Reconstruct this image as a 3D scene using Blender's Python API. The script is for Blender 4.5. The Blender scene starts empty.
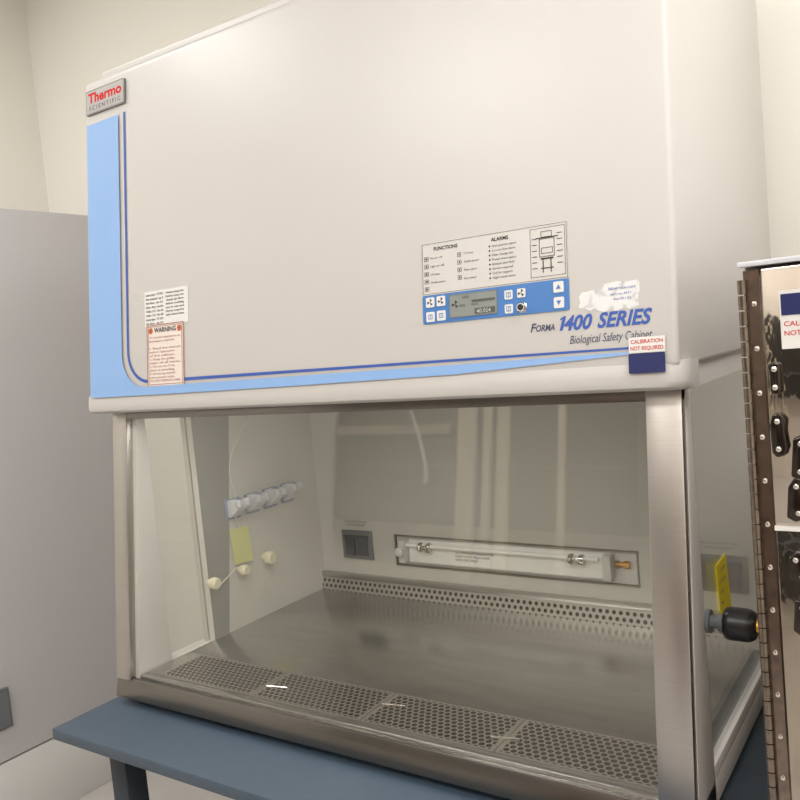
import bpy, bmesh, math, random
from mathutils import Vector, Matrix
random.seed(4)
S=bpy.context.scene
COL=S.collection
try: S.view_settings.view_transform='Standard'
except Exception: pass
ZOFF=0.76
# ------------------------------------------------------------ materials
MATS={}
def srgb(r,g,b):
    f=lambda c:(c/255/12.92) if c/255<=.04045 else ((c/255+.055)/1.055)**2.4
    return (f(r),f(g),f(b),1)
def mat(name,col,rough=.5,metal=0,noise=0,nscale=(30,30,30),bump=0,emit=0,coat=0,spec=.5):
    if name in MATS: return MATS[name]
    m=bpy.data.materials.new(name); m.use_nodes=True; nt=m.node_tree; p=nt.nodes['Principled BSDF']
    c=srgb(*col); p.inputs['Base Color'].default_value=c
    p.inputs['Roughness'].default_value=rough; p.inputs['Metallic'].default_value=metal
    p.inputs['Specular IOR Level'].default_value=spec
    if coat: p.inputs['Coat Weight'].default_value=coat; p.inputs['Coat Roughness'].default_value=.15
    if emit: p.inputs['Emission Color'].default_value=c; p.inputs['Emission Strength'].default_value=emit
    if noise or bump:
        tc=nt.nodes.new('ShaderNodeTexCoord'); mp=nt.nodes.new('ShaderNodeMapping'); mp.inputs['Scale'].default_value=nscale
        nz=nt.nodes.new('ShaderNodeTexNoise'); nz.inputs['Scale'].default_value=1; nz.inputs['Detail'].default_value=4
        nt.links.new(tc.outputs['Object'],mp.inputs[0]); nt.links.new(mp.outputs[0],nz.inputs['Vector'])
        if noise:
            mx=nt.nodes.new('ShaderNodeMix'); mx.data_type='RGBA'
            mx.inputs[6].default_value=tuple(x*(1-noise) for x in c[:3])+(1,); mx.inputs[7].default_value=tuple(min(1,x*(1+noise)) for x in c[:3])+(1,)
            nt.links.new(nz.outputs[0],mx.inputs[0]); nt.links.new(mx.outputs[2],p.inputs['Base Color'])
        if bump:
            b=nt.nodes.new('ShaderNodeBump'); b.inputs['Strength'].default_value=bump; b.inputs['Distance'].default_value=.002
            nt.links.new(nz.outputs[0],b.inputs['Height']); nt.links.new(b.outputs[0],p.inputs['Normal'])
    MATS[name]=m; return m
def dots(name,base,hole,pitch,rad,ax=(0,1),rough=.35,metal=1,vo=0,lim=None):
    """perforated sheet: staggered holes, procedural"""
    m=bpy.data.materials.new(name); m.use_nodes=True; nt=m.node_tree; p=nt.nodes['Principled BSDF']
    N=nt.nodes.new; Lk=nt.links.new
    tc=N('ShaderNodeTexCoord'); sp=N('ShaderNodeSeparateXYZ'); Lk(tc.outputs['Object'],sp.inputs[0])
    def M(op,a,b=None):
        n=N('ShaderNodeMath'); n.operation=op
        for i,v in enumerate((a,b)):
            if v is None: continue
            if isinstance(v,(int,float)): n.inputs[i].default_value=v
            else: Lk(v,n.inputs[i])
        return n.outputs[0]
    u=sp.outputs[ax[0]]; v=sp.outputs[ax[1]]
    px,py=pitch,pitch*1.732
    def lat(ou,ov):
        a=M('MULTIPLY',M('SUBTRACT',M('FRACT',M('ADD',M('DIVIDE',u,px),ou+50)),.5),px)
        b=M('MULTIPLY',M('SUBTRACT',M('FRACT',M('ADD',M('DIVIDE',v,py),ov+50+vo)),.5),py)
        return M('SQRT',M('ADD',M('MULTIPLY',a,a),M('MULTIPLY',b,b)))
    d=M('MINIMUM',lat(0,0),lat(.5,.5)); h=M('LESS_THAN',d,rad)
    if lim: h=M('MULTIPLY',h,M('MULTIPLY',M('LESS_THAN',M('ABSOLUTE',u),lim[0]),M('LESS_THAN',M('ABSOLUTE',v),lim[1])))
    mx=N('ShaderNodeMix'); mx.data_type='RGBA'; mx.inputs[6].default_value=srgb(*base); mx.inputs[7].default_value=srgb(*hole)
    Lk(h,mx.inputs[0]); Lk(mx.outputs[2],p.inputs['Base Color'])
    Lk(M('MULTIPLY',M('SUBTRACT',1,h),metal),p.inputs['Metallic']); Lk(M('ADD',M('MULTIPLY',h,.5),rough),p.inputs['Roughness'])
    Lk(M('MULTIPLY',M('SUBTRACT',1,h),.5),p.inputs['Specular IOR Level'])
    return m
def glass(name,tint=(235,240,232),f0=.035):
    m=bpy.data.materials.new(name); m.use_nodes=True; nt=m.node_tree; nt.nodes.clear(); N=nt.nodes.new; Lk=nt.links.new
    o=N('ShaderNodeOutputMaterial'); t=N('ShaderNodeBsdfTransparent'); g=N('ShaderNodeBsdfGlossy'); mx=N('ShaderNodeMixShader')
    ge=N('ShaderNodeNewGeometry'); dp=N('ShaderNodeVectorMath'); dp.operation='DOT_PRODUCT'; Lk(ge.outputs['Normal'],dp.inputs[0]); Lk(ge.outputs['Incoming'],dp.inputs[1])
    def M(op,a,b=None):
        n=N('ShaderNodeMath'); n.operation=op
        for i,v in enumerate((a,b)):
            if v is None: continue
            if isinstance(v,(int,float)): n.inputs[i].default_value=v
            else: Lk(v,n.inputs[i])
        return n.outputs[0]
    k=M('POWER',M('SUBTRACT',1,M('ABSOLUTE',dp.outputs['Value'])),5)
    fac=M('ADD',M('MULTIPLY',k,1-f0),f0)
    t.inputs[0].default_value=srgb(*tint); g.inputs['Roughness'].default_value=.022; g.inputs[0].default_value=(1,1,1,1)
    Lk(fac,mx.inputs[0]); Lk(t.outputs[0],mx.inputs[1]); Lk(g.outputs[0],mx.inputs[2]); Lk(mx.outputs[0],o.inputs[0])
    return m
white=mat('cabinet_enamel',(188,184,181),.38,noise=.015,nscale=(3,3,3),bump=.012,spec=.62)
white2=mat('side_enamel',(212,208,205),.45)
inner=mat('chamber_enamel',(198,195,188),.3,noise=.02,nscale=(4,4,4))
steel=mat('brushed_steel',(186,181,177),.33,1,noise=.12,nscale=(4,4,300),bump=.05)
steelh=mat('brushed_steel_rail',(124,120,116),.28,1,noise=.12,nscale=(4,300,300),bump=.05)
worksteel=mat('work_surface_steel',(182,180,177),.22,1,noise=.28,nscale=(6,34,3),bump=.10)
mirror=mat('polished_steel',(188,178,168),.05,1,noise=.2,nscale=(16,16,7),bump=1.0)
chrome=mat('chrome',(215,210,205),.12,1)
bronze=mat('dark_hinge_steel',(132,120,110),.26,1,noise=.5,nscale=(90,90,90))
blueL=mat('pale_blue_paint',(130,165,212),.4)
blueD=mat('deep_blue_ink',(48,82,160),.4)
bluep=mat('keypad_blue',(62,112,174),.4)
navy=mat('navy_tape',(16,26,84),.45)
red=mat('red_ink',(190,16,14),.6,spec=.2)
black=mat('black_ink',(30,28,30),.5)
blackp=mat('black_plastic',(26,24,25),.35,noise=.1)
blackg=mat('black_chrome',(66,60,56),.15,.9)
paper=mat('label_paper',(212,210,207),.45)
orange=mat('orange_print',(214,120,84),.5)
brownp=mat('brown_print',(140,74,64),.5)
badge=mat('badge_grey',(120,118,118),.35,.5)
lcd=mat('lcd_screen',(128,132,128),.2)
greyp=mat('grey_plastic',(104,108,112),.45)
lgrey=mat('light_grey_plastic',(198,200,205),.4)
bpl=mat('blue_grey_plastic',(126,138,168),.4)
cream=mat('cream_plastic',(216,208,180),.4)
yellow=mat('yellow_tag',(236,216,24),.5)
ynote=mat('pale_yellow_note',(204,204,132),.6)
brass=mat('brass',(200,150,70),.3,1)
tubew=mat('lamp_glass_white',(250,249,245),.2)
recess=mat('recess_steel',(150,142,130),.3,1)
stand=mat('stand_blue_grey',(62,76,90),.5,noise=.12,nscale=(40,40,40),bump=.1)
standd=mat('stand_frame_dark',(38,45,55),.5)
lock=mat('locker_grey',(190,188,191),.55,noise=.02,nscale=(3,3,3))
lock2=mat('locker_base',(210,208,207),.6)
cable=mat('clear_tubing',(222,220,208),.3)
sash=glass('sash_glass',(249,249,247),.065)
sglass=glass('side_glass',(250,250,249))
grille=dots('perforated_grille_steel',(182,175,166),(26,22,18),.0140,.0055,rough=.42,lim=(.1335,.0585))
vent=dots('perforated_vent_steel',(180,175,167),(26,22,18),.0165,.0048,ax=(0,2),rough=.5,vo=.25)
# ------------------------------------------------------------ object helpers
PL={}
def thing(name,label,cat,loc,group=None):
    e=bpy.data.objects.new(name,None); e.empty_display_size=.05; COL.objects.link(e); e.location=loc
    e['label']=label; e['category']=cat
    if group: e['group']=group
    PL[e]=Vector(loc); return e
def finish(name,verts,faces,m,parent=None,smooth=False,bevel=0,seg=2,label=None):
    vs=[Vector(v) for v in verts]
    lo=Vector([min(v[i] for v in vs) for i in range(3)]); hi=Vector([max(v[i] for v in vs) for i in range(3)]); c=(lo+hi)/2
    me=bpy.data.meshes.new(name); me.from_pydata([v-c for v in vs],[],faces); me.update()
    bm=bmesh.new(); bm.from_mesh(me); bmesh.ops.recalc_face_normals(bm,faces=bm.faces)
    if bevel: 
        es=[e for e in bm.edges if len(e.link_faces)==2 and e.calc_face_angle(0)>.5]
        bmesh.ops.bevel(bm,geom=es,offset=bevel,segments=seg,profile=.5,affect='EDGES',clamp_overlap=True)
    bm.to_mesh(me); bm.free()
    if smooth or bevel:
        for p in me.polygons: p.use_smooth=True
        try: me.set_sharp_from_angle(angle=math.radians(38))
        except Exception: pass
    me.materials.append(m)
    o=bpy.data.objects.new(name,me); COL.objects.link(o)
    PL[o]=c
    if parent: o.parent=parent; o.location=c-PL[parent]
    else: o.location=c
    if label: o['label']=label
    return o
BF=[(0,1,3,2),(4,6,7,5),(0,4,5,1),(2,3,7,6),(0,2,6,4),(1,5,7,3)]
def bx(x0,x1,y0,y1,z0,z1): return [(x,y,z) for x in(x0,x1) for y in(y0,y1) for z in(z0,z1)]
def box(name,a,m,parent=None,bevel=0,**k): return finish(name,bx(*a),BF,m,parent,bevel=bevel,**k)
class Mesh:
    def __init__(s): s.v=[]; s.f=[]; s.g=[]
    def add(s,v,f): n=len(s.v); s.v+=[tuple(q) for q in v]; s.f+=[tuple(i+n for i in q) for q in f]; s.g.append((list(v),list(f)))
    def box(s,*a): s.add(bx(*a),BF)
    def cyl(s,p,q,r,n=20,r2=None):
        p,q=Vector(p),Vector(q); d=(q-p).normalized(); a=d.orthogonal().normalized(); b=d.cross(a); r2=r if r2 is None else r2
        V=[p+(a*math.cos(t)+b*math.sin(t))*r for t in[i*2*math.pi/n for i in range(n)]]+[q+(a*math.cos(t)+b*math.sin(t))*r2 for t in[i*2*math.pi/n for i in range(n)]]
        s.add(V,[(i,(i+1)%n,n+(i+1)%n,n+i) for i in range(n)]+[tuple(range(n))[::-1],tuple(range(n,2*n))])
    def lathe(s,p,d,prof,n=24):
        p,d=Vector(p),Vector(d).normalized(); a=d.orthogonal().normalized(); b=d.cross(a); V=[];F=[]
        for (h,r) in prof: V+=[p+d*h+(a*math.cos(t)+b*math.sin(t))*r for t in[i*2*math.pi/n for i in range(n)]]
        for k in range(len(prof)-1): F+=[(k*n+i,k*n+(i+1)%n,(k+1)*n+(i+1)%n,(k+1)*n+i) for i in range(n)]
        F+=[tuple(range(n))[::-1],tuple(range((len(prof)-1)*n,len(prof)*n))]
        s.add(V,F)
    def tube(s,pts,r,n=8):
        pts=[Vector(p) for p in pts]; V=[];F=[]; a=None
        for i,p in enumerate(pts):
            d=(pts[min(i+1,len(pts)-1)]-pts[max(i-1,0)]).normalized()
            if a is None: a=d.orthogonal().normalized()
            a=(a-d*a.dot(d)).normalized(); b=d.cross(a)
            V+=[p+(a*math.cos(t)+b*math.sin(t))*r for t in[k*2*math.pi/n for k in range(n)]]
        for k in range(len(pts)-1): F+=[(k*n+i,k*n+(i+1)%n,(k+1)*n+(i+1)%n,(k+1)*n+i) for i in range(n)]
        F+=[tuple(range(n))[::-1],tuple(range((len(pts)-1)*n,len(pts)*n))]
        s.add(V,F)
    def prism(s,poly,vec):
        n=len(poly); V=[Vector(p) for p in poly]; W=[p+Vector(vec) for p in V]
        s.add(V+W,[(i,(i+1)%n,n+(i+1)%n,n+i) for i in range(n)]+[tuple(range(n))[::-1],tuple(range(n,2*n))])
    def done(s,name,m,parent=None,**k): return finish(name,s.v,s.f,m,parent,**k)
    def split(s,name,m,parent=None,**k): return [finish(name,v,f,m,parent,**k) for v,f in s.g]
T=.1201; NN=Vector((0,-1,T)).normalized()
def F(x,z,off=0): return Vector((x,T*z-.0488,z))+NN*off
def rr(x0,x1,z0,z1,r,n=5):
    P=[]
    for cx,cz,a in((x1-r,z1-r,0),(x0+r,z1-r,90),(x0+r,z0+r,180),(x1-r,z0+r,270)):
        for i in range(n+1):
            t=math.radians(a+90*i/n); P.append((cx+r*math.cos(t),cz+r*math.sin(t)))
    return P
def decal(name,pts,m,parent,off=0.0004,th=.0006,plane=F,**k):
    M_=Mesh(); M_.prism([plane(x,z,off) for x,z in pts],NN*th); return M_.done(name,m,parent,**k)
def rect(x0,x1,z0,z1): return [(x0,z0),(x1,z0),(x1,z1),(x0,z1)]
def textmesh(M_,body,org,ux,uy,height=None,width=None,shear=0,bold=0):
    cu=bpy.data.curves.new('t','FONT'); cu.body=body; cu.size=1; cu.shear=shear; cu.offset=bold; cu.resolution_u=3; cu.align_x='LEFT'
    o=bpy.data.objects.new('t',cu); me=bpy.data.meshes.new_from_object(o)
    if len(me.vertices)==0: return
    xs=[v.co.x for v in me.vertices]; ys=[v.co.y for v in me.vertices]; w=max(xs)-min(xs); x0=min(xs)
    sy=(height/.7) if height else width/w
    sx=width/w if width else sy
    V=[Vector(org)+Vector(ux)*((v.co.x-x0)*sx)+Vector(uy)*(v.co.y*sy) for v in me.vertices]
    M_.add(V,[tuple(p.vertices) for p in me.polygons])
    bpy.data.objects.remove(o); bpy.data.curves.remove(cu); bpy.data.meshes.remove(me)
UX=Vector((1,0,0)); UZ=Vector((0,T,1)).normalized()
def lettering(parent,m,items,name='lettering',off=.0014,plane=F,ux=UX,uz=UZ,**k):
    M_=Mesh()
    for it in items:
        body,x,z,h=it[:4]; kw=it[4] if len(it)>4 else {}
        textmesh(M_,body,plane(x,z,off),ux,uz,height=h,**kw)
    return finish_text(name,M_,m,parent)
def finish_text(name,M_,m,parent):
    vs=[Vector(v) for v in M_.v]; lo=Vector([min(v[i] for v in vs) for i in range(3)]); hi=Vector([max(v[i] for v in vs) for i in range(3)]); c=(lo+hi)/2
    me=bpy.data.meshes.new(name); me.from_pydata([v-c for v in vs],[],M_.f); me.update(); me.materials.append(m)
    o=bpy.data.objects.new(name,me); COL.objects.link(o); PL[o]=c; o.parent=parent; o.location=c-PL[parent]
    return o
def lines(parent,m,segs,name='print_lines',off=.0012,th=.0003,plane=F,**k):
    M_=Mesh()
    for a in segs: M_.prism([plane(x,z,off) for x,z in rect(*a)],NN*th)
    return M_.done(name,m,parent,**k)
def frame(x0,x1,z0,z1,w): return [(x0,x1,z0,z0+w),(x0,x1,z1-w,z1),(x0,x0+w,z0,z1),(x1-w,x1,z0,z1)]

# ------------------------------------------------------------ CABINET
cab=thing('biosafety_cabinet','large off-white safety cabinet with blue stripe on blue-grey stand','safety cabinet',(.65,.4,0))
prof=[(T*.684-.0488,.684),(T*1.409-.0488+.0,1.409),(T*1.409-.03,1.420),(.17,1.425),(.17,1.452),(.79,1.452),(.79,.680),(.05,.680)]
M=Mesh(); x0,x1=-.027,1.309
M.prism([(x0,y,z) for y,z in prof],(x1-x0,0,0)); hd=M.done('head_housing',white,cab,bevel=.008,seg=4)
lp=[(T*.692-.0484,.692),(T*.684-.0494,.684),(T*.664-.0500,.664),(T*.656-.0465,.656),(T*.651-.038,.651),(T*.650-.030,.650),(.10,.650),(.10,.690)]
def ring(x,s): return [(x,y if y>.06 else y+s,z) for y,z in lp]
R=[ring(-.022,.012),ring(-.028,.005),ring(-.029,0.001),ring(1.290,0.0),ring(1.304,.003),ring(1.316,.016),ring(1.319,.03)]
M=Mesh(); V=[p for r in R for p in r]; n=len(lp); Fc=[]
for k in range(len(R)-1): Fc+=[(k*n+i,k*n+(i+1)%n,(k+1)*n+(i+1)%n,(k+1)*n+i) for i in range(n)]
Fc+=[tuple(range(n)),tuple(range((len(R)-1)*n,len(R)*n))[::-1]]
M.add(V,Fc); M.done('lower_lip',white,cab,smooth=True)
M=Mesh()
for xa,xb in((.0,.058),(1.262,1.3)):
    M.prism([(xa,.012,0),(xa,.115,0),(xa,.115,.680),(xa,T*.680+.014,.680)],(xb-xa,0,0))
M.split('side_frame',white2,cab,bevel=.002)
box('rear_body',(.0,1.3,.70,.79,0,.680),white2,cab)
box('base_pan',(0,1.3,.02,.79,.0,.040),white2,cab,bevel=.002)
box('side_sill',(1.285,1.3,.115,.70,.040,.062),white2,cab,bevel=.002); box('side_header',(1.285,1.3,.115,.70,.645,.680),white2,cab)
box('side_wall',(.02,.06,.25,.70,.04,.668),inner,cab)
M=Mesh(); M.prism([(.0602,.25,.05),(.0602,.30,.05),(.0602,.385,.655),(.0602,.25,.655)],(.0006,0,0)); M.done('wall_shade',mat('shade_grey',(134,132,128),.3,0),cab)  # dark sheet painting in the reflected shade on the side wall
M=Mesh(); D=.694; ux0,ux1,uz0,uz1=.328,1.002,.140,.219
for a in((.058,1.285,D,.70,uz1,.668),(.058,ux0,D,.70,.04,uz1),(ux1,1.285,D,.70,.04,uz1),(ux0,ux1,D,.70,.04,uz0)): M.box(*a)
bp=M.done('back_panel',inner,cab)
box('chamber_ceiling',(.058,1.285,.14,.70,.655,.668),inner,cab)
M=Mesh(); M.prism([(.06,D-.018,.050),(.06,D-.001,.050),(.06,D-.001,.086),(.06,D-.008,.086)],(1.22,0,0)); M.done('rear_vent_strip',vent,cab)
box('vent_top_flange',(.06,1.28,D-.012,D-.001,.086,.101),steel,cab,bevel=.001)
M=Mesh(); M.box(.06,1.285,.165,D,.040,.050); M.box(.06,1.285,.018,.036,.036,.050); M.box(.06,.103,.036,.165,.036,.050); M.box(1.243,1.285,.036,.165,.036,.050)
M.done('work_surface',worksteel,cab,bevel=.002)
for a in(.103,.388,.673,.958):
    box('front_grille',(a+.001,a+.284,.037,.164,.040,.0505),grille,cab)
M=Mesh()
for xx,yy in((.42,.075),(.70,.10),(.955,.07)):
    M.tube([(xx-.02,yy,.0515),(xx-.018,yy,.057),(xx+.03,yy+.01,.057),(xx+.032,yy+.01,.0515)],.0022)
M.split('grille_handle',chrome,cab,smooth=True)
M=Mesh(); M.prism([(-.004,-.006,.0),(-.004,.022,.0),(-.004,.022,.040),(-.004,T*.046,.046)],(1.308,0,0)); M.done('front_rail',steelh,cab,bevel=.002)
def post(xa,xb):
    M=Mesh(); P=[(T*.04-.004,.04),(T*.04+.016,.04),(T*.66+.016,.66),(T*.66-.004,.66)]
    M.prism([(xa,y,z) for y,z in P],(xb-xa,0,0)); return M.done('corner_post',steel,cab,bevel=.002)
post(-.004,.046); post(1.246,1.299)
M=Mesh(); M.prism([(-.004,T*.636-.003,.632),(-.004,T*.636+.012,.632),(-.004,T*.652+.012,.652),(-.004,T*.652-.003,.652)],(1.303,0,0)); M.done('header_rail',steelh,cab,bevel=.001)
M=Mesh(); M.prism([(.046,T*.044+.004,.044),(.046,T*.044+.010,.044),(.046,T*.70+.010,.70),(.046,T*.70+.004,.70)],(1.202,0,0)); M.done('sash_window',sash,cab,label='clear glass sash')
box('side_window',(.036,.042,.115,.25,.045,.66),sglass,cab); box('side_window',(1.290,1.296,.115,.70,.060,.648),sglass,cab)
# added fill light to brighten the chamber, hidden behind the lip
box('fill_bar',(.15,1.15,.15,.18,.647,.655),paper,cab,bevel=.002)
L=bpy.data.lights.new('chamber_fill','AREA'); L.shape='RECTANGLE'; L.size=.95; L.size_y=.03; L.energy=1.9; L.color=(1,.99,.97)
o=bpy.data.objects.new('chamber_fill',L); COL.objects.link(o); o.parent=cab; o.location=Vector((.65,.165,.645))-PL[cab]; o.rotation_euler=(math.radians(5),0,0)
# UV lamp in recess
M=Mesh(); M.box(ux0,ux1,.733,.737,uz0,uz1); M.box(ux0-.004,ux0,.692,.737,uz0-.004,uz1+.004); M.box(ux1,ux1+.004,.692,.737,uz0-.004,uz1+.004); M.box(ux0,ux1,.692,.737,uz0-.004,uz0); M.box(ux0,ux1,.692,.737,uz1,uz1+.004)
rb=M.done('lamp_housing',recess,cab)
M=Mesh(); M.prism([(.372,.731,.146),(.372,.694,.146),(.372,.688,.152),(.372,.688,.205),(.372,.694,.213),(.372,.731,.213)],(.568,0,0)); M.done('lamp_reflector',tubew,rb,bevel=.002)
M=Mesh(); M.cyl((.372,.680,.200),(.915,.680,.200),.0055,20); M.done('lamp_tube',tubew,rb,smooth=True)
for a in(.412,.842):
    M=Mesh(); M.lathe((a,.680,.196),(1,0,0),[(0,.012),(.006,.014),(.010,.012),(.012,.008),(.024,.008),(.026,.012),(.032,.014),(.038,.012)],n=20); M.done('lamp_clip',chrome,rb,smooth=True)
for xx in(.348,.925):
    M=Mesh(); M.box(xx,xx+.022,.670,.731,.152,.212); M.done('lamp_socket',paper,rb,bevel=.003)
M=Mesh(); M.lathe((.359,.670,.184),(0,-1,0),[(0,.007),(.004,.007),(.005,.013),(.012,.013),(.014,.010)]); M.done('lamp_knob',paper,rb,smooth=True)
M=Mesh(); M.lathe((.950,.700,.186),(1,0,0),[(0,.009),(.008,.009),(.009,.006),(.02,.006),(.021,.0095),(.034,.0095)]); M.done('lamp_connector',brass,rb,smooth=True)
Mt=Mesh(); 
for i,(b,w_) in enumerate((('ULTRAVIOLET RADIATION',.11),('KEEP AWAY FROM EYES',.10),('SAFE USE ONLY',.07))): textmesh(Mt,b,(.52,.6875,.184-.0095*i),UX,Vector((0,0,1)),height=.0066)
finish_text('lettering',Mt,black,rb)
# outlets
flapm=mat('flap_grey',(62,66,72),.4)
for ox in(.142,1.135):
    M=Mesh(); M.box(ox,ox+.108,D-.006,D,.145,.228); ob=M.done('power_outlet',greyp,cab,bevel=.003)
    for k in(0,1):
        M=Mesh(); M.box(ox+.016+.042*k,ox+.05+.042*k,D-.012,D-.006,.158,.208); M.box(ox+.012+.042*k,ox+.054+.042*k,D-.016,D-.006,.206,.214); M.done('outlet_flap',flapm,ob)
    Mt=Mesh(); textmesh(Mt,'TOTAL OUTLET LOAD',(ox+.012,D-.0007,.250),UX,Vector((0,0,1)),height=.0055); textmesh(Mt,'5 AMPS MAXIMUM',(ox+.018,D-.0007,.240),UX,Vector((0,0,1)),height=.0055); finish_text('lettering',Mt,black,cab)
for yy,zz,r in((.450,.207,.018),(.248,.197,.015),(.352,.201,.014)):
    M=Mesh(); M.lathe((.0612,yy,zz),(1,0,0),[(0,r*.5),(.012,r*.45),(.013,r*.9),(.020,r),(.030,r*.95),(.034,r*.7)]); M.done('valve_knob',cream,cab,smooth=True)
M=Mesh(); M.lathe((1.300,.125,.288),(1,0,0),[(0,.018),(.006,.018),(.006,.010),(.016,.010),(.017,.013),(.026,.013)]); pk=M.done('gas_petcock',greyp,cab,smooth=True)
M=Mesh(); M.lathe((1.324,.125,.288),(1,0,0),[(0,.012),(.002,.020),(.006,.0240),(.012,.0250),(.034,.0250),(.040,.0235),(.046,.0195),(.049,.011)],n=24); M.done('petcock_knob',blackp,pk,smooth=True)
M=Mesh(); M.lathe((1.372,.125,.288),(1,0,0),[(0,.0125),(.010,.0125),(.011,.009),(.022,.009)]); M.done('petcock_tip',brass,pk,smooth=True)
M=Mesh(); M.prism([(1.2975,.205,.350),(1.2975,.275,.352),(1.2975,.295,.243),(1.2975,.220,.243)],(.0008,0,0)); yt=M.done('yellow_tag',yellow,cab)
Mt=Mesh()
for i in range(4): textmesh(Mt,('CAUTION','GAS LINE','50 PSI','MAX')[i],(1.2988,.225,.333-.018*i),(0,1,0),(0,0,1),height=.006)
finish_text('lettering',Mt,greyp,yt)
for xx in(.03,1.27):
    for yy in(.04,.7):
        M=Mesh(); M.lathe((xx,yy,-.018),(0,0,1),[(0,.016),(.006,.018),(.018,.012)]); M.done('levelling_foot',paper,cab,smooth=True)

# --- graphics on head
arc=lambda cx,cz,r,a0,a1,n=8:[(cx+r*math.cos(math.radians(a0+(a1-a0)*i/n)),cz+r*math.sin(math.radians(a0+(a1-a0)*i/n))) for i in range(n+1)]
def strip(M,a,b,off=.0004,th=.0006):
    V=[];n=len(a)
    for p in a: V.append(F(*p,off+th))
    for p in b: V.append(F(*p,off+th))
    M.add(V,[(i,i+1,n+i+1,n+i) for i in range(n-1)])
inn=[(.098,1.314),(.098,.780)]+arc(.173,.780,.075,180,270)[1:]+[(.30,.7060),(.6,.7065),(.95,.7070),(1.238,.7085)]
out=[(-.016,1.312),(-.016,.725),(-.016,.712),(-.016,.702),(-.016,.688),(.02,.6875),(.06,.6875),(.10,.6875),(.13,.6875),(.16,.6875)]+[(.30,.6875),(.6,.6885),(.95,.6915),(1.238,.7045)]
M=Mesh(); strip(M,inn,out,.0022,.0008); M.done('blue_stripe',blueL,cab)
a=[(.113,1.316),(.113,.785)]+arc(.185,.785,.072,180,270)[1:]+[(1.27,.7125)]
b=[(.120,1.316),(.120,.785)]+arc(.185,.785,.065,180,270)[1:]+[(1.27,.7155)]
M=Mesh(); strip(M,a,b); M.done('blue_pinstripe',blueD,cab)
pb=decal('maker_badge',rr(-.0158,.1234,1.3345,1.3902,.004),badge,cab,th=.004)
decal('badge_face',rr(-.0128,.1204,1.3375,1.3872,.003),mat('badge_face_grey',(160,157,156),.5,0),pb,off=.0046,th=.0004)
lettering(pb,red,[('Thermo',-.006,1.3605,.022,dict(width=.120,bold=.035))],off=.0052)
lettering(pb,black,[('S C I E N T I F I C',-.002,1.3435,.0095,dict(width=.112,bold=.01))],off=.0052)
dl=decal('data_label',rect(.1755,.3136,.8337,.9088),paper,cab)
it=[]
for i in range(8): it.append((random.choice(['Air flow  set 0.5','Lamp type  T5 HO','See manual  pg 4','Volts 115  Hz 60','Model  class II','Use dry cloth']),.180,.899-.0088*i,.0046,dict(width=.056,bold=.015)))
for i in range(7): it.append((random.choice(['Notice: keep the','sash closed when','not in use and','check air flow','before working','with any sample']),.245,.899-.0078*i,.0042,dict(width=.056,bold=.015)))
lettering(dl,black,it)
wl=decal('warning_label',rect(.1826,.2987,.7042,.8361),mat('warning_paper',(216,204,196),.45),cab,off=.0012)
lines(wl,brownp,frame(.1826,.2987,.7042,.8361,.0016)+frame(.187,.294,.7085,.8325,.001),name='label_border',off=.002)
M=Mesh()
for cx in(.1955,.286): M.prism([F(cx+.0072*math.cos(t),.8235+.0072*math.sin(t),.002) for t in[i*math.pi/8 for i in range(16)]],NN*.0003)
M.split('warning_roundel',orange,wl)
lettering(wl,black,[('WARNING',.2065,.8192,.0100,dict(width=.069,bold=.025))],off=.0022)
# biohazard trefoil: three open arcs round a centre ring
for cx in(.1955,.286):
    M=Mesh(); cz=.8235
    for k in range(3):
        a0=90+120*k; ox_,oz_=cx+.0028*math.cos(math.radians(a0)),cz+.0028*math.sin(math.radians(a0))
        A=[(ox_+.0030*math.cos(math.radians(a0+35+t)),oz_+.0030*math.sin(math.radians(a0+35+t))) for t in range(0,291,29)]
        B=[(ox_+.0020*math.cos(math.radians(a0+35+t)),oz_+.0020*math.sin(math.radians(a0+35+t))) for t in range(0,291,29)]
        strip(M,A,B,.0024,.0003)
    M.done('warning_symbol',black,wl)
txt=['To avoid exposure to','bio-hazard material:','','1. Read the manual','before operation','of this cabinet.','2. Keep the grilles','clear of all items.','3. Do not use if the','alarm is sounding.','4. Service by trained','personnel only.','DO NOT REMOVE LABEL']
lettering(wl,brownp,[(s,.1905,.8065-.0077*i,.0048,dict(width=.098 if i in(0,3,7,12) else .080)) for i,s in enumerate(txt) if s],off=.0022)
# control panel
cp=decal('control_chart',rr(.8908,1.1513,.8252,.9119,.003),mat('chart_paper',(194,190,186),.4),cab)
lines(cp,black,frame(.892,1.150,.827,.9105,.0005)+frame(1.090,1.147,.832,.9065,.0005),name='chart_border')
it=[('FUNCTIONS',.915,.898,.0058,dict(bold=.03)),('ALARMS',1.022,.898,.0058,dict(bold=.03))]
fl_=['Fan on / off','Light on / off','UV lamp','Outlet power','Mute alarm','Key switch']; al=['Sash position alarm','Low air flow alarm','Filter change due','Power interruption','Exhaust duct fault','Service required','Call for support','Night mode active']
for i in range(4): it.append((fl_[i],.908,.8845-.0135*i,.0036)); it.append((fl_[(i+2)%6],.972,.8845-.0135*i,.0036))
for i in range(8): it.append((al[i],1.024,.889-.0072*i,.0038))
lettering(cp,black,it)
seg=[]
for i in range(5):
    seg+=frame(.896,.904,.880-.0125*i+.002,.888-.0125*i+.001,.0006)+[(.8985,.9015,.880-.0125*i+.004,.888-.0125*i-.001)]
    if i<4: seg+=frame(.960,.967,.880-.0125*i+.002,.888-.0125*i+.001,.0006)+[(.9625,.9645,.880-.0125*i+.004,.888-.0125*i-.001)]
for i in range(8): seg.append((1.018,1.0205,.8895-.0072*i,.892-.0072*i))
lines(cp,black,seg,name='chart_icon')
M=Mesh()
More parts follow.
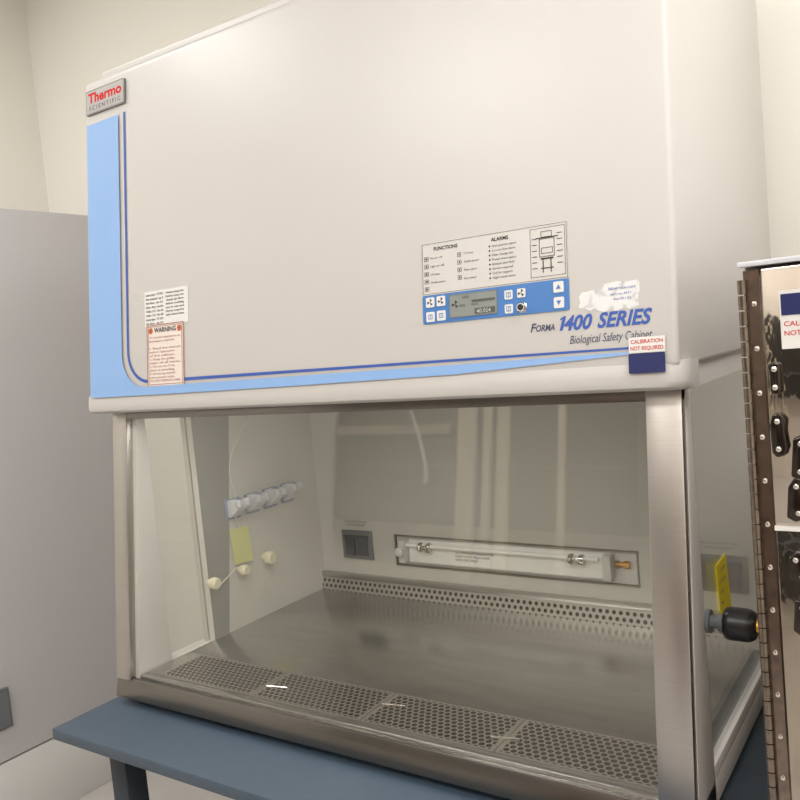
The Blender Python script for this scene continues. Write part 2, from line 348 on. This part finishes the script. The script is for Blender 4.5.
for a in frame(1.105,1.130,.862,.890,.0008)+frame(1.108,1.127,.867,.876,.0007)+[(1.107,1.128,.858,.8605),(1.110,1.1115,.838,.858),(1.123,1.1245,.838,.858),(1.107,1.128,.844,.8455),(1.099,1.136,.8905,.892)]+frame(1.108,1.126,.892,.901,.0007): M.prism([F(x,z,.0012) for x,z in rect(*a)],NN*.0003)
for i in range(6): M.prism([F(x,z,.0012) for x,z in rect(1.134,1.143,.895-.009*i,.896-.009*i)],NN*.0003); M.prism([F(x,z,.0012) for x,z in rect(1.093,1.101,.890-.009*i,.891-.009*i)],NN*.0003)
M.done('chart_diagram',black,cp)
kp=decal('control_keypad',rr(.8908,1.1513,.7775,.8252,.003),bluep,cab,th=.0012)
sc=decal('display_screen',rr(.943,1.031,.7835,.8215,.002),lcd,kp,off=.0016,th=.0008)
lines(sc,greyp,frame(.943,1.031,.7835,.8215,.0012),name='screen_bezel',off=.0025)
lettering(sc,black,[('SAFE',.968,.813,.004),('100%',.962,.8,.004),('RUN',.985,.8,.004)],off=.0027)
def fan(M,x,z,off,s=1):
    for t in(0,120,240):
        c,s_=math.cos(math.radians(t+90)),math.sin(math.radians(t+90)); c2,s2=math.cos(math.radians(t+45)),math.sin(math.radians(t+45))
        M.prism([F(x,z,off),F(x+.0055*s*c2,z+.0055*s*s2,off),F(x+.0062*s*c,z+.0062*s*s_,off)],NN*.0002)
M=Mesh(); fan(M,.954,.805,.0027,1.1); M.done('screen_icon',black,sc)
lettering(sc,mat('lcd_light',(186,190,182),.3),[('40.054',.994,.7875,.0065,dict(bold=.02))],off=.0029)
lcdd=mat('lcd_dark',(74,78,76),.3)
lines(sc,lcdd,[(.990,1.027,.7862,.7955),(.985,1.027,.8055,.8095)],name='screen_block',off=.0026)
def button(x,z,s=.0082,icon='tri'):
    b=decal('keypad_button',rr(x-s,x+s,z-s,z+s,.002,3),paper,kp,off=.0016,th=.001)
    if icon=='tri':
        M=Mesh(); M.prism([F(x-.004,z-.003,.0028),F(x+.004,z-.003,.0028),F(x,z+.004,.0028)],NN*.0002); M.done('button_icon',bluep,b)
    elif icon=='down':
        M=Mesh(); M.prism([F(x-.004,z+.003,.0028),F(x,z-.004,.0028),F(x+.004,z+.003,.0028)],NN*.0002); M.done('button_icon',bluep,b)
    elif icon=='fan':
        M=Mesh(); fan(M,x,z,.0028); M.done('button_icon',black,b)
    else: lines(b,bluep,frame(x-.004,x+.004,z-.004,z+.004,.001)+[(x-.0005,x+.0005,z-.003,z+.003)],name='button_icon',off=.0028,th=.0002)
button(.906,.813,icon='fan'); button(.927,.8135,icon='fan'); button(.906,.789,icon='sq'); button(.927,.7895,icon='sq')
button(1.051,.8105,.007,'sq'); button(1.073,.811,.007,'fan'); button(1.051,.7885,.007,'sq'); button(1.135,.8135,icon='tri'); button(1.135,.790,icon='down')
p=F(1.073,.7885); M=Mesh(); M.lathe(p,NN,[(0,.009),(.002,.009),(.004,.007),(.007,.0065)]); kl=M.done('key_lock',chrome,kp,smooth=True)
M=Mesh(); M.lathe(p+NN*.007,NN,[(0,.005),(.0006,.005)]); M.done('lock_core',blackp,kl)
gbi=mat('grey_blue_ink',(60,66,94),.5)
lettering(cab,gbi,[('F',1.086,.7490,.0130,dict(shear=.25,bold=.02)),('ORMA',1.0955,.7492,.0098,dict(shear=.25,bold=.02,width=.031))],name='series_lettering',off=.0008)
Mt=Mesh()
h=.0212; sh_=.3
one=[(.0040,0),(.0088,0),(.0088,1),(.0054,1),(.0004,.86),(.0004,.72),(.0040,.80)]
Mt.prism([F(1.130+x+sh_*h*z,.7475+h*z,.0006) for x,z in one],NN*.0002)
textmesh(Mt,'400',F(1.1412,.7475,.0008),UX,UZ,height=.0212,width=.0450,shear=.3,bold=.03)
textmesh(Mt,'SERIES',F(1.1935,.7475,.0008),UX,UZ,height=.0212,width=.0815,shear=.3,bold=.03)
finish_text('series_lettering',Mt,blueD,cab)
lettering(cab,gbi,[('Biological Safety Cabinet',1.150,.7265,.0125,dict(shear=.25,width=.124))],name='series_lettering',off=.0008)
# worn translucent sticker residue
wp=bpy.data.materials.new('worn_paper'); wp.use_nodes=True; nt=wp.node_tree; p_=nt.nodes['Principled BSDF']; p_.inputs['Base Color'].default_value=srgb(214,214,215); p_.inputs['Roughness'].default_value=.5
tc=nt.nodes.new('ShaderNodeTexCoord'); nz=nt.nodes.new('ShaderNodeTexNoise'); nz.inputs['Scale'].default_value=60; nz.inputs['Detail'].default_value=5; cr=nt.nodes.new('ShaderNodeValToRGB'); cr.color_ramp.elements[0].position=.32; cr.color_ramp.elements[1].position=.48; cr.color_ramp.elements[0].color=(.5,.5,.5,1); cr.color_ramp.elements[1].color=(.95,.95,.95,1)
nt.links.new(tc.outputs['Object'],nz.inputs['Vector']); nt.links.new(nz.outputs[0],cr.inputs[0]); nt.links.new(cr.outputs[0],p_.inputs['Alpha'])
tp=[(1.166,.795),(1.168,.787),(1.165,.779),(1.176,.776),(1.184,.772),(1.190,.774),(1.204,.769),(1.215,.772),(1.222,.769),(1.235,.772),(1.245,.770),(1.256,.772),(1.255,.785),(1.258,.797),(1.257,.811),(1.240,.810),(1.225,.812),(1.206,.810),(1.202,.802),(1.190,.804),(1.178,.801),(1.172,.802)]
ts=decal('torn_sticker',tp,wp,cab,off=.0002,th=.0003)
lettering(ts,blueD,[('labservice.com',1.212,.800,.0045,dict(width=.040)),('cert no 4471',1.215,.792,.0035,dict(width=.03)),('due 03 / 22',1.219,.785,.0035,dict(width=.026))],off=.0009)
cs=decal('calibration_sticker',rect(1.240,1.292,.706,.7285),paper,cab,off=.0022)
lettering(cs,red,[('CALIBRATION',1.243,.7195,.0054,dict(width=.046,bold=.015)),('NOT REQUIRED',1.2425,.7100,.0054,dict(width=.047,bold=.015))],off=.003)
decal('navy_tape',rr(1.240,1.292,.677,.705,.002),navy,cab,off=.0045,th=.001)
# tubing on the side wall
M=Mesh(); P=[]
for i in range(25):
    s=i/24; P.append((.064,.455-.085*math.sin(s*2.2)-.02*s,.60-.20*s))
for i in range(1,9):
    s=i/8; P.append((.069,.3667-.012*math.sin(s*3),.40-.09*s))
M.tube(P,.0016,6); M.done('tubing',cable,cab,smooth=True)
M=Mesh(); P=[(.066,.345-.010*s,.21-.0045*s) for s in range(8)]; M.tube(P,.0014,6); M.done('tubing',cable,cab,smooth=True)

# ------------------------------------------------------------ clips, note on the side wall
def clip(y,first=[None]):
    if first[0] is None:
        e=thing('pipette_holder','grey-white plastic pipette holder clip with blue-grey backing on the chamber wall','holder',(.0625,y,.36),'pipette holders on the chamber wall')
        box('back_plate',(.0625,.067,y-.025,y+.025,.334,.388),bpl,e,bevel=.002)
        M=Mesh(); M.prism([(.067,y-.022,.340),(.067,y-.022,.386),(.085,y-.022,.390),(.106,y-.024,.382),(.110,y-.024,.366),(.085,y-.022,.346)],(0,.036,0)); M.done('holder_body',lgrey,e,bevel=.004,seg=3)
        box('holder_jaw',(.100,.120,y-.026,y-.014,.370,.390),lgrey,e,bevel=.004,seg=3); box('holder_jaw',(.100,.120,y+.002,y+.014,.370,.390),lgrey,e,bevel=.004,seg=3)
        box('holder_pad',(.080,.100,y-.010,y+.002,.386,.392),bpl,e,bevel=.002)
        first[0]=e; return e
    src=first[0]; e=src.copy(); COL.objects.link(e); e.location=(src.location.x,y,src.location.z)
    for c in src.children:
        k=c.copy(); k.parent=e; COL.objects.link(k)
    return e
for y in(.352,.422,.492,.562): clip(y)
n=thing('sticky_note','pale yellow square sticky note on the chamber side wall','sticky note',(.0615,.368,.26))
M=Mesh(); M.prism([(.0616,.335,.31),(.0616,.402,.305),(.068,.402,.212),(.069,.335,.218)],(.0006,0,0)); M.done('note_sheet',ynote,n)

# ------------------------------------------------------------ STAND
st=thing('equipment_stand','blue-grey laminate equipment stand carrying the cabinet','stand',(.66,.3,-.76))
TZ=-.018
M=Mesh(); M.box(-.037,1.372,-.152,.80,TZ-.026,TZ); M.done('table_top',stand,st,bevel=.004)
M=Mesh(); M.box(.02,1.32,-.05,-.03,-.11,TZ-.026); M.box(.02,1.32,.70,.72,-.11,TZ-.026); M.box(.02,.04,-.03,.70,-.11,TZ-.026); M.box(1.30,1.32,-.03,.70,-.11,TZ-.026); M.split('apron',standd,st)
for xx in(.02,1.26):
    for yy in(-.06,.68):
        box('leg',(xx,xx+.055,yy,yy+.055,-.76,TZ-.026),standd,st,bevel=.004)

# ------------------------------------------------------------ LOCKER
lk=thing('storage_locker','tall light grey metal storage locker standing in the room corner','locker',(-1.18,.5,-.76))
box('body',(-1.36,-1.022,.02,.885,-.76,1.30),lock,lk,bevel=.004)
box('door',(-1.020,-1.0,.022,.883,-.50,1.317),lock,lk,bevel=.004)
box('plinth',(-1.020,-1.004,.022,.883,-.76,-.506),lock2,lk,bevel=.003)
M=Mesh(); M.box(-1.0,-.985,.17,.275,-.39,-.26); M.box(-.987,-.975,.18,.265,-.38,-.27); M.done('handle',greyp,lk)

# ------------------------------------------------------------ STEEL UNIT
X0,Y0,ZT=1.425,-.10,.803
inc=thing('steel_incubator','polished stainless steel cabinet with long piano hinge and black latches','incubator',(1.75,.25,-.76))
box('body',(X0,2.08,Y0+.012,.62,-.76,ZT),mirror,inc,bevel=.003)
box('door',(X0+.022,2.08,Y0-.012,Y0+.010,.500,ZT-.004),mirror,inc,bevel=.002)
box('door',(X0+.022,2.08,Y0-.012,Y0+.010,-.74,.496),mirror,inc,bevel=.002)
box('top_trim',(X0-.002,2.085,Y0-.014,.62,ZT,ZT+.006),lgrey,inc,bevel=.001)
box('door_gasket',(X0+.022,2.08,Y0-.016,Y0-.010,.496,.501),paper,inc)
M=Mesh(); z=-.74
while z<ZT-.02:
    M.cyl((X0+.001,Y0-.008,z),(X0+.001,Y0-.008,z+.0165),.0052,12); z+=.018
M.box(X0+.002,X0+.019,Y0-.004,Y0+.010,-.745,ZT-.004)
hg=M.done('piano_hinge',bronze,inc,smooth=True)
M=Mesh(); z=.76
while z>.1:
    M.lathe((X0+.0125,Y0-.004,z),(0,-1,0),[(0,.0034),(.0015,.0030),(.0022,.001)],n=10); z-=.052
M.split('hinge_screw',chrome,hg,smooth=True)
YD=Y0-.012
def latch(poly,screws,m=blackg):
    M=Mesh(); M.prism([(a,YD,b) for a,b in poly],(0,-.006,0)); L_=M.done('latch_plate',m,inc,bevel=.002,seg=3)
    M=Mesh()
    for x,z in screws: M.lathe((x,YD-.006,z),(0,-1,0),[(0,.0036),(.002,.0030),(.003,.001)],n=12)
    M.split('latch_screw',chrome,L_,smooth=True)
latch(rr(1.4515,1.4625,.655,.692,.005),[(1.457,.684),(1.457,.663)])
latch([(1.4495,.588),(1.454,.582),(1.463,.584),(1.4665,.594),(1.4640,.612),(1.4655,.626),(1.460,.634),(1.452,.632),(1.4485,.620)],[(1.457,.624),(1.457,.592)])
latch([(1.468,.560),(1.478,.556),(1.490,.560),(1.492,.60),(1.484,.608),(1.472,.604)],[(1.480,.598),(1.478,.566)])
latch([(1.461,.512),(1.470,.507),(1.482,.512),(1.488,.530),(1.482,.556),(1.472,.560),(1.464,.548)],[(1.473,.549),(1.474,.518)])
latch([(1.460,.438),(1.484,.434),(1.492,.446),(1.490,.468),(1.468,.472),(1.460,.462)],[(1.468,.463),(1.474,.444)])
latch([(1.461,.378),(1.472,.370),(1.484,.376),(1.486,.408),(1.478,.418),(1.464,.414)],[(1.472,.407),(1.474,.382)])
q=lambda x,z,off=0: Vector((x,YD-off,z))
def fl(name,x0,x1,z0,z1,m,par,off=.0002,th=.0006):
    M=Mesh(); M.prism([q(a,b,off) for a,b in rr(x0,x1,z0,z1,.001,2)],(0,-th,0)); return M.done(name,m,par)
c2=fl('calibration_sticker',1.4655,1.545,.706,.772,paper,inc)
fl('navy_tape',1.467,1.541,.744,.768,navy,c2,off=.001)
Mt=Mesh(); textmesh(Mt,'CALIBRATION',q(1.469,.7315,.0012),UX,Vector((0,0,1)),height=.0056,width=.056,bold=.01); textmesh(Mt,'NOT REQUIRED',q(1.469,.721,.0012),UX,Vector((0,0,1)),height=.0056,width=.058,bold=.01); finish_text('lettering',Mt,red,c2)

# ------------------------------------------------------------ ROOM
wallm=mat('wall_paint',(223,219,211),.8,noise=.015,nscale=(2,2,2))
ceilm=mat('ceiling_tile',(228,226,220),.9); floorm=mat('floor_vinyl',(186,182,178),.5,noise=.06,nscale=(12,12,12))
RX0,RX1,RY0,RY1,RZ0,RZ1=-1.38,2.9,-2.7,.905,-.76,2.32
def struct(name,a,m):
    o=box(name,a,m); o['kind']='structure'; return o
struct('wall_back',(RX0-.1,RX1+.1,RY1,RY1+.1,RZ0,RZ1),wallm); struct('wall_left',(RX0-.1,RX0,RY0,RY1,RZ0,RZ1),wallm)
struct('wall_right',(RX1,RX1+.1,RY0,RY1,RZ0,RZ1),wallm); struct('wall_front',(RX0-.1,RX1+.1,RY0-.1,RY0,RZ0,RZ1),wallm)
struct('floor',(RX0-.1,RX1+.1,RY0-.1,RY1+.1,RZ0-.1,RZ0),floorm); struct('ceiling',(RX0-.1,RX1+.1,RY0-.1,RY1+.1,RZ1,RZ1+.1),ceilm)
dt=mat('trim_dark',(44,38,34),.5)
struct('reflection_door',(.72,1.62,RY0,RY0+.04,RZ0,1.3),mat('door_wood',(104,66,46),.4,noise=.4,nscale=(9,30,2)))  # unseen door and trim, added to give the steel unit brown reflections
struct('reflection_trim_1',(1.62,1.72,RY0,RY0+.05,RZ0,1.36),dt); struct('reflection_trim_2',(.62,.72,RY0,RY0+.05,RZ0,1.36),dt)
struct('reflection_pane',(1.06,1.22,RY0+.04,RY0+.045,.15,.95),mat('door_pane',(226,226,220),.2))  # bright pane added for the same steel reflections
diff=mat('light_diffuser',(255,250,243),.6,emit=2.0)
def troffer(x,y,w,d,e):
    t=thing('ceiling_light','recessed white ceiling light panel with bright diffuser','ceiling light',(x,y,RZ1-.02))
    box('diffuser',(x-w/2,x+w/2,y-d/2,y+d/2,RZ1-.012,RZ1-.006),diff,t)
    M=Mesh(); f=.03
    for a in((x-w/2-f,x+w/2+f,y-d/2-f,y-d/2),(x-w/2-f,x+w/2+f,y+d/2,y+d/2+f),(x-w/2-f,x-w/2,y-d/2,y+d/2),(x+w/2,x+w/2+f,y-d/2,y+d/2)): M.box(*a,RZ1-.02,RZ1)
    M.done('frame',paper,t)
    L=bpy.data.lights.new('lamp','AREA'); L.shape='RECTANGLE'; L.size=w; L.size_y=d; L.energy=e; L.color=(1,.988,.97)
    o=bpy.data.objects.new('lamp',L); COL.objects.link(o); o.parent=t; o.location=(0,0,-.012); return o
troffer(.20,-1.95,1.0,.5,31); troffer(2.1,-2.0,1.2,.6,36); troffer(2.2,-.2,1.2,.6,29); troffer(-.8,-.6,.6,1.2,17)

# ------------------------------------------------------------ unseen rack added opposite, shaped for reflections in the sash
cu_=thing('reflection_rack','added unseen dark grey reflection rack with pale uprights and a hanging cable','cupboard',(-.5,RY0+.15,.8))
dk=mat('cupboard_dark',(44,42,39),.5,noise=.5,nscale=(3,3,2)); lt=mat('cupboard_upright',(214,202,180),.5)
box('body',(-1.36,.40,RY0,RY0+.26,.36,1.3),dk,cu_)
for x,w_ in((-.54,.10),(-.39,.04),(-.31,.06),(.02,.03)): box('upright',(x,x+w_,RY0+.26,RY0+.29,.10,1.3),lt,cu_)
box('shelf_edge',(-1.36,-.60,RY0+.26,RY0+.28,.84,.89),mat('shelf_tan',(160,150,132),.5),cu_); box('shelf_edge',(-1.36,.36,RY0+.26,RY0+.28,.66,.68),greyp,cu_)
M=Mesh(); M.tube([(-.85+.16*s/16+.05*math.sin(s/4),RY0+.30,1.0-.42*math.sin(s/16*math.pi*.62)) for s in range(17)],.009,8); M.done('cable',paper,cu_,smooth=True)

# ------------------------------------------------------------ camera
Yw,Pt,Rl=[math.radians(a) for a in(34.3194,-4.2015,-5.2945)]; f=823.0477
fw=Vector((-math.sin(Yw)*math.cos(Pt),math.cos(Yw)*math.cos(Pt),math.sin(Pt))); rt=Vector((math.cos(Yw),math.sin(Yw),0)); up=rt.cross(fw)
r2=rt*math.cos(Rl)+up*math.sin(Rl); u2=-rt*math.sin(Rl)+up*math.cos(Rl)
cd=bpy.data.cameras.new('camera'); cd.sensor_width=36; cd.lens=f*36/800; cd.clip_start=.02
co=bpy.data.objects.new('camera',cd); COL.objects.link(co)
mw=Matrix((r2,u2,-fw)).transposed().to_4x4(); mw.translation=Vector((1.6306,-1.1303,.7571)); co.matrix_world=mw
S.camera=co
w=bpy.data.worlds.new('world'); S.world=w; w.use_nodes=True; w.node_tree.nodes['Background'].inputs[0].default_value=(1,.95,.88,1); w.node_tree.nodes['Background'].inputs[1].default_value=.3
for o in list(COL.objects):
    if o.parent is None: o.location.z+=ZOFF
